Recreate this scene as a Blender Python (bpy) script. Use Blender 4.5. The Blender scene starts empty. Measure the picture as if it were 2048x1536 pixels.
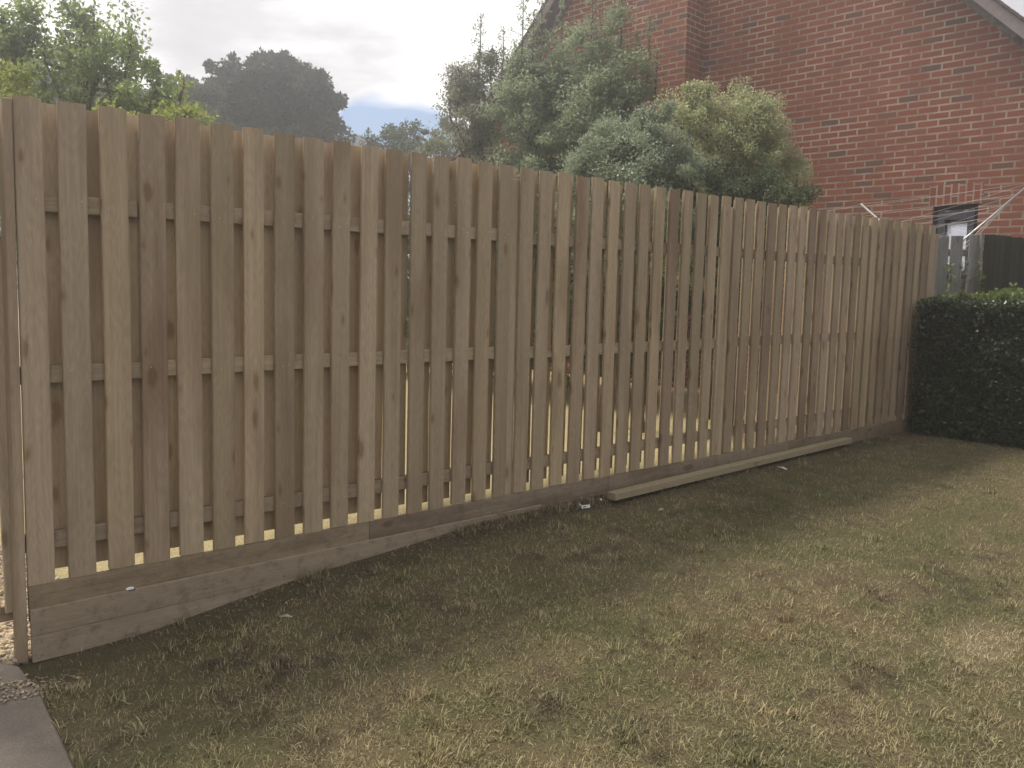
import bpy, bmesh, math, random
import numpy as np
from math import radians, sin, cos, tan, pi, atan2, hypot, sqrt
from mathutils import Vector, Matrix
random.seed(7); rng = np.random.default_rng(11)
SC = bpy.context.scene; COL = SC.collection

# ------------------------------------------------------------------ camera
CAMP = np.array([0., -3.719, 1.45]); PSI = radians(48.99); PIT = radians(6.105); ROLL = radians(0.8); FPX = 1700.0
_f = np.array([cos(PSI)*cos(PIT), sin(PSI)*cos(PIT), -sin(PIT)])
_r0 = np.array([sin(PSI), -cos(PSI), 0.]); _u0 = np.cross(_r0, _f)
_r = cos(ROLL)*_r0 + sin(ROLL)*_u0; _u = -sin(ROLL)*_r0 + cos(ROLL)*_u0
cd = bpy.data.cameras.new('camera'); cam = bpy.data.objects.new('camera', cd); COL.objects.link(cam)
cd.sensor_width = 36; cd.lens = 36*FPX/2048; cd.clip_start = .05; cd.clip_end = 2000
M = Matrix(((_r[0], _u[0], -_f[0], CAMP[0]), (_r[1], _u[1], -_f[1], CAMP[1]), (_r[2], _u[2], -_f[2], CAMP[2]), (0, 0, 0, 1)))
cam.matrix_world = M; SC.camera = cam
def ray(x, y): return _f + _r*(x-1024)/FPX - _u*(y-768)/FPX
def at(x, y, d): return CAMP + ray(x, y)*d                 # world point on a sight line of the survey photo at depth d
def onz(x, y, z):
    q = ray(x, y); return CAMP + q*((z-CAMP[2])/q[2])

# ------------------------------------------------------------------ sky, sun, exposure
SUN_EL = radians(58); SUN_AZ = radians(108)                 # azimuth counted from +X towards +Y
w = bpy.data.worlds.new('World'); SC.world = w; w.use_nodes = True
nt = w.node_tree; nt.nodes.clear(); L = nt.links.new
def N(t, **k):
    n = nt.nodes.new(t)
    for a, b in k.items(): setattr(n, a, b)
    return n
out = N('ShaderNodeOutputWorld'); bg = N('ShaderNodeBackground')
sky = N('ShaderNodeTexSky'); sky.sky_type = 'NISHITA'; sky.sun_disc = False
sky.sun_elevation = SUN_EL; sky.sun_rotation = pi/2 - SUN_AZ; sky.air_density = 1.2; sky.dust_density = 1.5
tc = N('ShaderNodeTexCoord'); mp = N('ShaderNodeMapping'); mp.inputs['Scale'].default_value = (1.0, 1.0, 3.2)
mp.inputs['Location'].default_value = (.35, .2, .1)
n1 = N('ShaderNodeTexNoise'); n1.inputs['Scale'].default_value = 2.6; n1.inputs['Detail'].default_value = 8; n1.inputs['Roughness'].default_value = .55
n2 = N('ShaderNodeTexNoise'); n2.inputs['Scale'].default_value = 2.2; n2.inputs['Detail'].default_value = 5
L(tc.outputs['Generated'], mp.inputs['Vector']); L(mp.outputs[0], n1.inputs['Vector']); L(mp.outputs[0], n2.inputs['Vector'])
ramp = N('ShaderNodeValToRGB'); e = ramp.color_ramp.elements
e[0].position = .32; e[0].color = (4.6, 4.45, 4.75, 1); e[1].position = .66; e[1].color = (11.8, 11.5, 11.2, 1)
m_ = ramp.color_ramp.elements.new(.48); m_.color = (6.3, 6.1, 6.25, 1)
sep = N('ShaderNodeSeparateXYZ'); L(tc.outputs['Generated'], sep.inputs[0])
# cloud cover: solid overhead, broken by blue close to the horizon
def dirblob(x, y, c0, c1):                                  # smooth patch of cloud around one compass direction and height
    d = ray(x, y); d = d/np.linalg.norm(d); dp = N('ShaderNodeVectorMath', operation='DOT_PRODUCT'); dp.inputs[1].default_value = tuple(d)
    nn = N('ShaderNodeVectorMath', operation='NORMALIZE'); L(tc.outputs['Generated'], nn.inputs[0]); L(nn.outputs[0], dp.inputs[0])
    q = N('ShaderNodeMapRange', interpolation_type='SMOOTHSTEP'); q.inputs[1].default_value = cos(radians(c0)); q.inputs[2].default_value = cos(radians(c1)); L(dp.outputs['Value'], q.inputs[0]); return q.outputs[0]
def mth(op, a, b, c=0):
    n = N('ShaderNodeMath', operation=op)
    for i, v in enumerate((a, b, c)):
        if hasattr(v, 'links'): L(v, n.inputs[i])
        else: n.inputs[i].default_value = v
    return n.outputs[0]
bright = mth('ADD', mth('MULTIPLY', dirblob(850, 160, 15, 2), .22), mth('ADD', mth('MULTIPLY', dirblob(60, -60, 16, 2), .16), mth('MULTIPLY', dirblob(560, 60, 11, 1), -.14)))
lum = mth('ADD', n1.outputs['Fac'], bright); L(lum, ramp.inputs[0])
mr = N('ShaderNodeMapRange'); mr.inputs[1].default_value = .10; mr.inputs[2].default_value = .225; mr.inputs[3].default_value = -.22; mr.inputs[4].default_value = .5
L(sep.outputs['Z'], mr.inputs[0])
ad = N('ShaderNodeMath', operation='ADD'); blue = dirblob(790, 262, 5.5, 2.5); L(mth('SUBTRACT', mr.outputs[0], mth('MULTIPLY', blue, .5)), ad.inputs[0]); L(n2.outputs['Fac'], ad.inputs[1])
cr = N('ShaderNodeMapRange'); cr.inputs[1].default_value = .44; cr.inputs[2].default_value = .56; cr.clamp = True; L(ad.outputs[0], cr.inputs[0])
mx = N('ShaderNodeMix', data_type='RGBA'); L(cr.outputs[0], mx.inputs[0]); skc = N('ShaderNodeMix', data_type='RGBA', blend_type='MULTIPLY'); skc.inputs[0].default_value = 1; L(sky.outputs[0], skc.inputs[6]); skc.inputs[7].default_value = (.62, .80, 1.05, 1); L(skc.outputs[2], mx.inputs[6]); L(ramp.outputs[0], mx.inputs[7])
bg.inputs['Strength'].default_value = .10; L(mx.outputs[2], bg.inputs['Color']); L(bg.outputs[0], out.inputs[0])
sl = bpy.data.lights.new('sun', 'SUN'); sl.energy = 3.4; sl.angle = radians(10); sl.color = (1, .91, .76)
so = bpy.data.objects.new('sun', sl); COL.objects.link(so)
sd = Vector((cos(SUN_EL)*cos(SUN_AZ), cos(SUN_EL)*sin(SUN_AZ), sin(SUN_EL)))
so.rotation_euler = sd.to_track_quat('Z', 'Y').to_euler(); so.location = (0, 0, 30)
vs = SC.view_settings; vs.view_transform = 'Standard'; vs.look = 'None'; vs.gamma = 1; vs.use_curve_mapping = False; vs.exposure = 0.42
SC.cycles.volume_bounces = 1; SC.cycles.max_bounces = 8; SC.cycles.transparent_max_bounces = 8

# ------------------------------------------------------------------ helpers
def tag(o, label=None, cat=None, group=None, kind=None):
    for k, v in (('label', label), ('category', cat), ('group', group), ('kind', kind)):
        if v: o[k] = v
    return o
def empty(name, loc=(0, 0, 0), rz=0):
    o = bpy.data.objects.new(name, None); COL.objects.link(o); o.location = loc; o.rotation_euler = (0, 0, rz); o.empty_display_size = .2
    return o
def link(name, me, mat=None, parent=None, loc=(0, 0, 0)):
    o = bpy.data.objects.new(name, me); COL.objects.link(o); o.location = loc
    if mat and not me.materials: me.materials.append(mat)
    if parent: o.parent = parent
    return o
def mesh_np(name, V, F, mat=None, col=None, smooth=False):
    me = bpy.data.meshes.new(name); V = np.asarray(V, np.float32); F = np.asarray(F, np.int32); k = F.shape[1]
    me.vertices.add(len(V)); me.vertices.foreach_set('co', V.ravel())
    me.loops.add(F.size); me.loops.foreach_set('vertex_index', F.ravel())
    me.polygons.add(len(F)); me.polygons.foreach_set('loop_start', np.arange(0, F.size, k, dtype=np.int32))
    me.polygons.foreach_set('loop_total', np.full(len(F), k, np.int32))
    if smooth: me.polygons.foreach_set('use_smooth', np.ones(len(F), bool))
    me.update(calc_edges=True)
    if col is not None:
        a = me.color_attributes.new('albedo', 'FLOAT_COLOR', 'POINT')
        c = np.ones((len(V), 4), np.float32); c[:, :3] = col; a.data.foreach_set('color', c.ravel())
    if mat: me.materials.append(mat)
    return me
class MB:
    def __init__(s): s.v = []; s.f = []
    def box(s, a, b, R=None, T=None):
        i = len(s.v); x0, y0, z0 = a; x1, y1, z1 = b
        P = [Vector(p) for p in ((x0,y0,z0),(x1,y0,z0),(x1,y1,z0),(x0,y1,z0),(x0,y0,z1),(x1,y0,z1),(x1,y1,z1),(x0,y1,z1))]
        if R: P = [R @ p for p in P]
        if T: P = [p + Vector(T) for p in P]
        s.v += P; s.f += [tuple(i+k for k in q) for q in ((0,3,2,1),(4,5,6,7),(0,1,5,4),(1,2,6,5),(2,3,7,6),(3,0,4,7))]
        return s
    def tube(s, pts, rad, n=6):
        pts = [Vector(p) for p in pts]; i0 = len(s.v)
        if not hasattr(rad, '__len__'): rad = [rad]*len(pts)
        for k, p in enumerate(pts):
            d = (pts[min(k+1, len(pts)-1)] - pts[max(k-1, 0)]).normalized()
            a = d.cross(Vector((0, 0, 1)) if abs(d.z) < .9 else Vector((1, 0, 0))).normalized(); b = d.cross(a)
            for j in range(n):
                t = 2*pi*j/n; s.v.append(p + (a*cos(t)+b*sin(t))*rad[k])
        for k in range(len(pts)-1):
            for j in range(n):
                q = i0+k*n; s.f.append((q+j, q+(j+1) % n, q+n+(j+1) % n, q+n+j))
        s.f.append(tuple(i0+j for j in range(n))[::-1]); s.f.append(tuple(i0+(len(pts)-1)*n+j for j in range(n)))
        return s
    def prism(s, poly, d):      # extrude a 3-D polygon along vector d
        i = len(s.v); n = len(poly); d = Vector(d)
        s.v += [Vector(p) for p in poly] + [Vector(p)+d for p in poly]
        s.f.append(tuple(range(i, i+n))); s.f.append(tuple(range(i+2*n-1, i+n-1, -1)))
        for k in range(n): s.f.append((i+k, i+n+k, i+n+(k+1) % n, i+(k+1) % n))
        return s
    def mesh(s, name, bevel=0, smooth=False):
        me = bpy.data.meshes.new(name); me.from_pydata([tuple(v) for v in s.v], [], s.f)
        bm = bmesh.new(); bm.from_mesh(me); bmesh.ops.recalc_face_normals(bm, faces=bm.faces)
        if bevel: bmesh.ops.bevel(bm, geom=list(bm.edges), offset=bevel, segments=1, affect='EDGES')
        for f in bm.faces: f.smooth = smooth
        bm.to_mesh(me); bm.free(); return me
    def build(s, name, mat, parent=None, bevel=0, smooth=False, loc=(0, 0, 0)):
        return link(name, s.mesh(name, bevel, smooth), mat, parent, loc)

def vnoise(x, y, sc, seed):                                # smooth value noise in numpy
    r = np.random.default_rng(seed); T = r.random((256, 256)); x = np.asarray(x)*sc+37.3; y = np.asarray(y)*sc+91.7
    xi = np.floor(x).astype(int); yi = np.floor(y).astype(int); fx = x-xi; fy = y-yi; fx = fx*fx*(3-2*fx); fy = fy*fy*(3-2*fy)
    g = lambda a, b: T[a % 256, b % 256]
    return (g(xi, yi)*(1-fx)+g(xi+1, yi)*fx)*(1-fy)+(g(xi, yi+1)*(1-fx)+g(xi+1, yi+1)*fx)*fy
def fbm(x, y, sc, seed, o=4):
    s = 0; a = 1; t = 0
    for k in range(o): s = s+a*vnoise(x, y, sc*2**k, seed+k); t += a; a *= .55
    return s/t

# ------------------------------------------------------------------ materials
class Mt:
    def __init__(s, name):
        s.m = bpy.data.materials.new(name); s.m.use_nodes = True; s.t = s.m.node_tree; s.t.nodes.clear()
        s.o = s.n('ShaderNodeOutputMaterial'); s.b = s.n('ShaderNodeBsdfPrincipled'); s.l(s.b.outputs[0], s.o.inputs[0])
        s.b.inputs['Roughness'].default_value = .85; s.b.inputs['Specular IOR Level'].default_value = .25
    def n(s, t, **k):
        n = s.t.nodes.new(t)
        for a, b in k.items(): setattr(n, a, b)
        return n
    def l(s, a, b): s.t.links.new(a, b)
    def math(s, op, a, b=0, c=0, clamp=False):
        n = s.n('ShaderNodeMath', operation=op, use_clamp=clamp)
        for i, v in enumerate((a, b, c)):
            if hasattr(v, 'links'): s.l(v, n.inputs[i])
            else: n.inputs[i].default_value = v
        return n.outputs[0]
    def noise(s, vec, sc, det=4, rough=.55, dim='3D'):
        n = s.n('ShaderNodeTexNoise', noise_dimensions=dim); n.inputs['Scale'].default_value = sc; n.inputs['Detail'].default_value = det; n.inputs['Roughness'].default_value = rough
        if vec is not None: s.l(vec, n.inputs['Vector'])
        return n.outputs['Fac']
    def mix(s, f, a, b, mode='MIX'):
        n = s.n('ShaderNodeMix', data_type='RGBA', blend_type=mode)
        for i, v in ((0, f), (6, a), (7, b)):
            if hasattr(v, 'links'): s.l(v, n.inputs[i])
            else: n.inputs[i].default_value = v if i == 0 else (*v, 1)
        return n.outputs[2]
    def ramp(s, f, st):
        n = s.n('ShaderNodeValToRGB'); el = n.color_ramp.elements
        while len(el) < len(st): el.new(.5)
        for q, (p, c) in zip(el, st): q.position = p; q.color = (*c, 1) if len(c) == 3 else c
        s.l(f, n.inputs[0]); return n.outputs[0]
    def rng(s, f, a, b, c=0, d=1):
        n = s.n('ShaderNodeMapRange'); s.l(f, n.inputs[0])
        for i, v in enumerate((a, b, c, d)): n.inputs[i+1].default_value = v
        return n.outputs[0]
    def bump(s, h, st, dist=.01):
        n = s.n('ShaderNodeBump'); n.inputs['Strength'].default_value = st; n.inputs['Distance'].default_value = dist
        s.l(h, n.inputs['Height']); s.l(n.outputs[0], s.b.inputs['Normal'])
    def base(s, c):
        if hasattr(c, 'links'): s.l(c, s.b.inputs['Base Color'])
        else: s.b.inputs['Base Color'].default_value = (*c, 1)
def plain(name, col, rough=.7, metal=0, var=.15, sc=12):
    m = Mt(name); tc = m.n('ShaderNodeTexCoord'); f = m.noise(tc.outputs['Object'], sc)
    m.base(m.mix(f, [c*(1-var) for c in col], [min(1, c*(1+var)) for c in col])); m.b.inputs['Roughness'].default_value = rough
    m.b.inputs['Metallic'].default_value = metal; m.bump(m.noise(tc.outputs['Object'], sc*6), .15); return m.m

def wood(name, light, dark, axis='Z', knots=.8, stain=.45, rough=.8, grain=1.0, kdark=.35):
    m = Mt(name); tc = m.n('ShaderNodeTexCoord'); oi = m.n('ShaderNodeObjectInfo')
    off = m.n('ShaderNodeVectorMath', operation='SCALE'); off.inputs[0].default_value = (17.3, 9.1, 41.7); m.l(oi.outputs['Random'], off.inputs['Scale'])
    ad = m.n('ShaderNodeVectorMath', operation='ADD'); m.l(tc.outputs['Object'], ad.inputs[0]); m.l(off.outputs[0], ad.inputs[1])
    v = ad.outputs[0]
    def mp(sx, sl):
        q = m.n('ShaderNodeMapping'); q.inputs['Scale'].default_value = {'Z': (sx, sx, sl), 'X': (sl, sx, sx), 'Y': (sx, sl, sx)}[axis]; m.l(v, q.inputs[0]); return q.outputs[0]
    g1 = m.noise(mp(75, 1.3), 1, 4, .6); g2 = m.noise(mp(16, .7), 1, 5, .6); st = m.noise(mp(5, 1.0), 1, 4, .55); sp = m.noise(mp(40, 14), 1, 3)
    # growth-ring bands that swerve round the knots
    sepx = m.n('ShaderNodeSeparateXYZ'); m.l(v, sepx.inputs[0])
    vo = m.n('ShaderNodeTexVoronoi', feature='F1', voronoi_dimensions='2D'); vo.inputs['Scale'].default_value = 1; vo.inputs['Randomness'].default_value = 1
    kx, kz = {'Z': (9.5, 3.6), 'X': (3.6, 9.5), 'Y': (3.6, 9.5)}[axis]
    kc = m.n('ShaderNodeCombineXYZ'); wob_ = m.noise(mp(5, 2), 1, 2)
    m.l(m.math('ADD', m.math('MULTIPLY', sepx.outputs['X'], kx), m.math('MULTIPLY', wob_, .3)), kc.inputs[0]); m.l(m.math('MULTIPLY', sepx.outputs['Z'], kz), kc.inputs[1]); m.l(kc.outputs[0], vo.inputs['Vector'])
    sepc = m.n('ShaderNodeSeparateColor'); m.l(vo.outputs['Color'], sepc.inputs[0])
    size = m.math('MULTIPLY', m.math('POWER', m.rng(sepc.outputs[0], .35, 1, 0, 1), 2.0), .22)              # many cells have no knot at all
    kn = m.math('SUBTRACT', size, m.math('ADD', vo.outputs['Distance'], m.math('MULTIPLY', m.math('SUBTRACT', sp, .5), .22)))
    knot = m.rng(kn, -.01, .08, 0, knots); halo = m.rng(kn, -.09, .0, 0, knots)
    wv = m.math('SINE', m.math('ADD', m.math('MULTIPLY', g2, 60), m.math('MULTIPLY', vo.outputs['Distance'], 26)))
    gr = m.math('ADD', m.math('MULTIPLY', g1, .55*grain), m.math('ADD', m.math('MULTIPLY', g2, .45), m.math('MULTIPLY', wv, .06*grain)))
    c = m.mix(m.rng(gr, .3, .75), dark, light)
    hs = m.n('ShaderNodeHueSaturation'); m.l(c, hs.inputs['Color'])
    m.l(m.rng(oi.outputs['Random'], 0, 1, .78, 1.16), hs.inputs['Value'])
    r2 = m.n('ShaderNodeTexWhiteNoise', noise_dimensions='1D'); m.l(oi.outputs['Random'], r2.inputs['W'])
    m.l(m.rng(r2.outputs['Value'], 0, 1, .497, .503), hs.inputs['Hue']); m.l(m.rng(r2.outputs['Value'], 0, 1, .9, 1.0), hs.inputs['Saturation'])
    c = hs.outputs[0]
    c = m.mix(m.math('MULTIPLY', m.rng(st, .5, .66), stain), c, [dark[0]*.60, dark[1]*.50, dark[2]*.46])
    if axis == 'Z' and stain > .4: c = m.mix(m.math('MULTIPLY', m.rng(m.noise(mp(9, .8), 1, 4), .55, .72), .30), c, [dark[0]*.75, dark[1]*.85, dark[2]*.62])
    if axis == 'X' and stain > .3: c = m.mix(m.math('MULTIPLY', m.rng(m.noise(tc.outputs['Object'], 14, 5, .7), .50, .68), .5), c, (.085, .065, .045))
    c = m.mix(m.math('MULTIPLY', halo, .35), c, [dark[0]*.9, dark[1]*.75, dark[2]*.6])
    c = m.mix(m.math('MULTIPLY', knot, .62), c, [dark[0]*kdark, dark[1]*kdark*.8, dark[2]*kdark*.65])
    m.base(c); m.b.inputs['Roughness'].default_value = rough
    m.bump(m.math('ADD', g1, m.math('MULTIPLY', sp, .4)), .35, .004); return m.m
def leafmat(name, c1, c2, trans=.35, spec=.35, rough=.55, patch=3.0):
    m = Mt(name); ge = m.n('ShaderNodeNewGeometry'); tc = m.n('ShaderNodeTexCoord')
    f = m.math('ADD', m.math('MULTIPLY', ge.outputs['Random Per Island'], .55), m.math('MULTIPLY', m.noise(tc.outputs['Object'], patch, 3), .55), clamp=True)
    c = m.mix(m.rng(f, .15, .85), c1, c2); m.base(c); m.b.inputs['Roughness'].default_value = rough; m.b.inputs['Specular IOR Level'].default_value = spec
    tr = m.n('ShaderNodeBsdfTranslucent'); m.l(m.mix(.5, c, [min(1, a*1.8) for a in c2]), tr.inputs[0])
    mx = m.n('ShaderNodeMixShader'); mx.inputs[0].default_value = trans; m.l(m.b.outputs[0], mx.inputs[1]); m.l(tr.outputs[0], mx.inputs[2]); m.l(mx.outputs[0], m.o.inputs[0]); return m.m
def attrmat(name, trans=0, bump=None, rough=.9):
    m = Mt(name); a = m.n('ShaderNodeVertexColor', layer_name='albedo'); tc = m.n('ShaderNodeTexCoord')
    m.b.inputs['Roughness'].default_value = rough
    if bump:
        f = m.noise(tc.outputs['Object'], 90, 5, .7); f2 = m.noise(tc.outputs['Object'], 18, 4, .6)
        m.base(m.mix(1, a.outputs[0], m.ramp(f, [(.25, (.45, .45, .42)), (.75, (1.45, 1.4, 1.3))]), 'MULTIPLY'))
        m.bump(m.math('ADD', f, f2), .8, bump)
    else:
        m.base(a.outputs[0])
    if trans:
        tr = m.n('ShaderNodeBsdfTranslucent'); m.l(a.outputs[0], tr.inputs[0]); mx = m.n('ShaderNodeMixShader'); mx.inputs[0].default_value = trans
        m.l(m.b.outputs[0], mx.inputs[1]); m.l(tr.outputs[0], mx.inputs[2]); m.l(mx.outputs[0], m.o.inputs[0])
    return m.m
def brickmat(name, L_, H_, mort, soldier=False):
    m = Mt(name); tc = m.n('ShaderNodeTexCoord'); sp = m.n('ShaderNodeSeparateXYZ'); m.l(tc.outputs['Object'], sp.inputs[0])
    cb = m.n('ShaderNodeCombineXYZ'); s = m.math('ADD', sp.outputs['X'], sp.outputs['Y'])   # runs along the wall, turns the corner at returns
    if soldier: m.l(sp.outputs['Z'], cb.inputs[0]); m.l(s, cb.inputs[1])
    else: m.l(s, cb.inputs[0]); m.l(sp.outputs['Z'], cb.inputs[1])
    wob = m.noise(tc.outputs['Object'], 9, 2); nv = m.n('ShaderNodeVectorMath', operation='ADD'); m.l(cb.outputs[0], nv.inputs[0])
    wc = m.n('ShaderNodeCombineXYZ'); m.l(m.math('MULTIPLY', m.math('SUBTRACT', wob, .5), .012), wc.inputs[1]); m.l(wc.outputs[0], nv.inputs[1])
    b = m.n('ShaderNodeTexBrick'); m.l(nv.outputs[0], b.inputs['Vector']); b.offset = .5; b.offset_frequency = 2; b.squash = 1
    for k, v in (('Scale', 1), ('Mortar Size', mort), ('Mortar Smooth', .15), ('Bias', 0), ('Brick Width', L_), ('Row Height', H_)): b.inputs[k].default_value = v
    b.inputs['Color1'].default_value = (0, 0, 0, 1); b.inputs['Color2'].default_value = (1, 1, 1, 1); b.inputs['Mortar'].default_value = (.5, .5, .5, 1)
    c = m.ramp(b.outputs['Color'], [(0, (.15, .095, .078)), (.06, (.19, .10, .072)), (.12, (.255, .098, .062)), (.45, (.31, .108, .064)), (.78, (.275, .098, .060)), (.95, (.335, .128, .078)), (.99, (.21, .115, .085)), (1, (.17, .10, .082))])
    big = m.noise(tc.outputs['Object'], 1.1, 4); fine = m.noise(tc.outputs['Object'], 45, 5, .7)
    c = m.mix(1, c, m.ramp(fine, [(.2, (.72, .7, .7)), (.8, (1.25, 1.25, 1.25))]), 'MULTIPLY')
    c = m.mix(m.rng(big, .5, .75, 0, .35), c, (.14, .09, .06))
    mc = m.mix(m.rng(fine, .3, .7), (.40, .32, .25), (.54, .46, .38)); mc = m.mix(m.rng(m.noise(tc.outputs['Object'], 2.3, 3), .38, .62, .75, 0), mc, (.20, .12, .085))
    m.base(m.mix(b.outputs['Fac'], c, mc)); m.b.inputs['Roughness'].default_value = .9
    m.bump(m.math('SUBTRACT', m.math('MULTIPLY', fine, .25), b.outputs['Fac']), .7, .01); return m.m

W_FRONT = wood('fence_softwood', (.455, .35, .225), (.30, .225, .142))
W_LIFTED = wood('fence_softwood_lightened', (.55, .44, .29), (.37, .285, .18))  # same softwood, colour lightened to offset the shade behind the front boards
W_BROWN = wood('fence_softwood_brown', (.39, .29, .185), (.245, .177, .112), stain=.55)
W_RAIL = wood('fence_rail_wood', (.42, .325, .205), (.29, .22, .14), 'X')
W_GRAV = wood('gravel_board_wood', (.29, .225, .15), (.18, .135, .09), 'X', stain=.6)
W_STRIP = wood('stepped_board_wood', (.44, .35, .235), (.30, .235, .155), 'X', stain=.35)
W_BEAM = wood('loose_beam_wood', (.40, .335, .215), (.27, .22, .135), 'X', stain=.3)
W_OLD = wood('weathered_silver_wood', (.34, .335, .33), (.15, .145, .14), stain=.5, knots=.6)
W_DARK = wood('dark_green_stained_wood', (.05, .052, .032), (.02, .024, .014), knots=.2)
W_BARGE = wood('weathered_barge_wood', (.42, .38, .32), (.13, .11, .085), 'Y', stain=.8, knots=.3)
M_BRICK = brickmat('red_brick', .2585, .0868, .011)
M_SOLD = brickmat('soldier_brick', .262, .0868, .010, True)
M_GRASS = attrmat('grass_blades', .25); M_LAWN = attrmat('lawn_soil', 0, .02)
M_BARK = plain('bark', (.10, .08, .06), .9, var=.4, sc=20)
M_STEEL = plain('galvanised_metal', (.55, .55, .56), .4, .6); M_NAIL = plain('nail_steel', (.5, .5, .5), .35, .9)
M_LINE = plain('washing_line_cord', (.52, .50, .48), .7)

# ------------------------------------------------------------------ ground
def gf(X): return np.interp(X, [-5, .5, .7, .93, 1.17, 1.5, 1.9, 2.37, 2.9, 3.4, 8, 60], [-.07, -.05, -.045, -.032, -.022, .022, .068, .10, .14, .155, .155, .155])
def ss(a, b, x): t = np.clip((x-a)/(b-a), 0, 1); return t*t*(3-2*t)
def gz(X, Y):
    X = np.asarray(X, float); Y = np.asarray(Y, float)
    wgt = np.maximum(np.clip(1+Y/3.0, 0, 1), ss(3, 8, X)*.8); wgt = np.where(Y > 0, 1, wgt)
    z = gf(X)*wgt; z = np.where(Y > 0, z*(1-ss(0, 2.5, Y))+.02*ss(0, 2.5, Y), z)
    near = (np.abs(X) < 30) & (np.abs(Y) < 30)
    return z + np.where(near, (fbm(X, Y, 1.3, 5, 3)-.5)*.05*ss(.0, .6, np.abs(Y)), 0) - np.where((Y < .01) & (Y > -.25), 0.008, 0)
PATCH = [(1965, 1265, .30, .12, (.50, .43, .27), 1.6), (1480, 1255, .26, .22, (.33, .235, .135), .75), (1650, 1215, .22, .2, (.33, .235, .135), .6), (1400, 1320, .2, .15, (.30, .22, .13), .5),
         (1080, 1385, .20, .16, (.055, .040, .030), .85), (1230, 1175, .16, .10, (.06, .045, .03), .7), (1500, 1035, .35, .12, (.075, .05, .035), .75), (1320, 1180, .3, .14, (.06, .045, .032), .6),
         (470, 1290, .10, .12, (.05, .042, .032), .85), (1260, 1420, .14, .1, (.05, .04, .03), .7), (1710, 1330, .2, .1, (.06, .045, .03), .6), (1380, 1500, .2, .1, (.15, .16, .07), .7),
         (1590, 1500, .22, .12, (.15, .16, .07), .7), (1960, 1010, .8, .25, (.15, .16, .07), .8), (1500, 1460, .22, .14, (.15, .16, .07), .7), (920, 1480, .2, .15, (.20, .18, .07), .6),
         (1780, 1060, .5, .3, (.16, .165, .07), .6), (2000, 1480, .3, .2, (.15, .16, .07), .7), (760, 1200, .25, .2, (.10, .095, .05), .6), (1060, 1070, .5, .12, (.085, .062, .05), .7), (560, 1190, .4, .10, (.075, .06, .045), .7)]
PC = [(onz(p[0], p[1], .08), p) for p in PATCH]
def albedo(X, Y, soil=False):
    n1 = fbm(X, Y, 1.1, 21); n2 = fbm(X, Y, 4.5, 33); n3 = fbm(X, Y, 12, 47, 3)
    c = np.empty((len(X), 3)); straw = np.array([.335, .285, .165]); green = np.array([.185, .185, .085]); brown = np.array([.175, .130, .088]); dark = np.array([.07, .052, .036])
    a = np.clip((n1*.3+n2*.45+n3*.25-.33)*4.2, 0, 1)[:, None]; c = green*(1-a)+straw*a
    b = np.clip((n2*.5+n3*.5-.53)*6, 0, 1)[:, None]; c = c*(1-b*.6)+brown*b*.6
    d = np.clip((n3*.6+fbm(X, Y, 2.2, 61)*.4-.60)*9, 0, 1)[:, None]; c = c*(1-d*.5)+dark*d*.5
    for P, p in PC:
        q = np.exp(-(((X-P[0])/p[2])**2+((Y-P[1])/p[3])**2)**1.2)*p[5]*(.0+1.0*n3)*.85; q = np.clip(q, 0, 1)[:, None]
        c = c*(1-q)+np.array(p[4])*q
    # bare, trodden soil at the foot of the fence
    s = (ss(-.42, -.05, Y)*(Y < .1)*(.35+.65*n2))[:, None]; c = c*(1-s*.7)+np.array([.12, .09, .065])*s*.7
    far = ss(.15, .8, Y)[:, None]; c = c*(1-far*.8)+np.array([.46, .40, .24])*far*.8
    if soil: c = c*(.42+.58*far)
    return c
xs = np.unique(np.concatenate([np.linspace(-30, -12, 6), np.linspace(-12, -1, 23), np.arange(-1, 10, .055), np.linspace(10, 30, 30), np.linspace(30, 46, 5)]))
ys = np.unique(np.concatenate([np.linspace(-28, -7, 8), np.arange(-7, 1.0, .055), np.arange(1, 16, .2), np.linspace(16, 60, 16), np.linspace(60, 61, 2)]))
GX, GY = np.meshgrid(xs, ys, indexing='ij'); gx = GX.ravel(); gy = GY.ravel()
V = np.stack([gx, gy, gz(gx, gy)], 1); ny = len(ys)
I = (np.arange(len(xs)-1)[:, None]*ny+np.arange(ny-1)[None]).ravel()
F = np.stack([I, I+ny, I+ny+1, I+1], 1)
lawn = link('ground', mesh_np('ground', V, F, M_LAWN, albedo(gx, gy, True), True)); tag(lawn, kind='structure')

# path slab (bottom-left corner)
def gp(x, y, z=-.03): return onz(x, y, z)
pe = [gp(150, 1545), gp(80, 1392), gp(38, 1338), gp(-420, 1250), gp(-900, 1700), gp(-100, 2300), gp(420, 2300)]
m = Mt('concrete_path'); tcn = m.n('ShaderNodeTexCoord'); a = m.noise(tcn.outputs['Object'], 5, 6, .65); b2 = m.noise(tcn.outputs['Object'], 160, 4, .7)
m.base(m.mix(m.rng(b2, .35, .7), m.mix(m.rng(a, .35, .65), (.17, .148, .125), (.245, .215, .18)), (.12, .10, .085))); m.bump(m.math('ADD', b2, a), .5, .006); M_CONC = m.m
path = MB().prism([(p[0], p[1], -.09) for p in pe], (0, 0, .075)).build('path', M_CONC, bevel=.006); tag(path, kind='structure')

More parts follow.
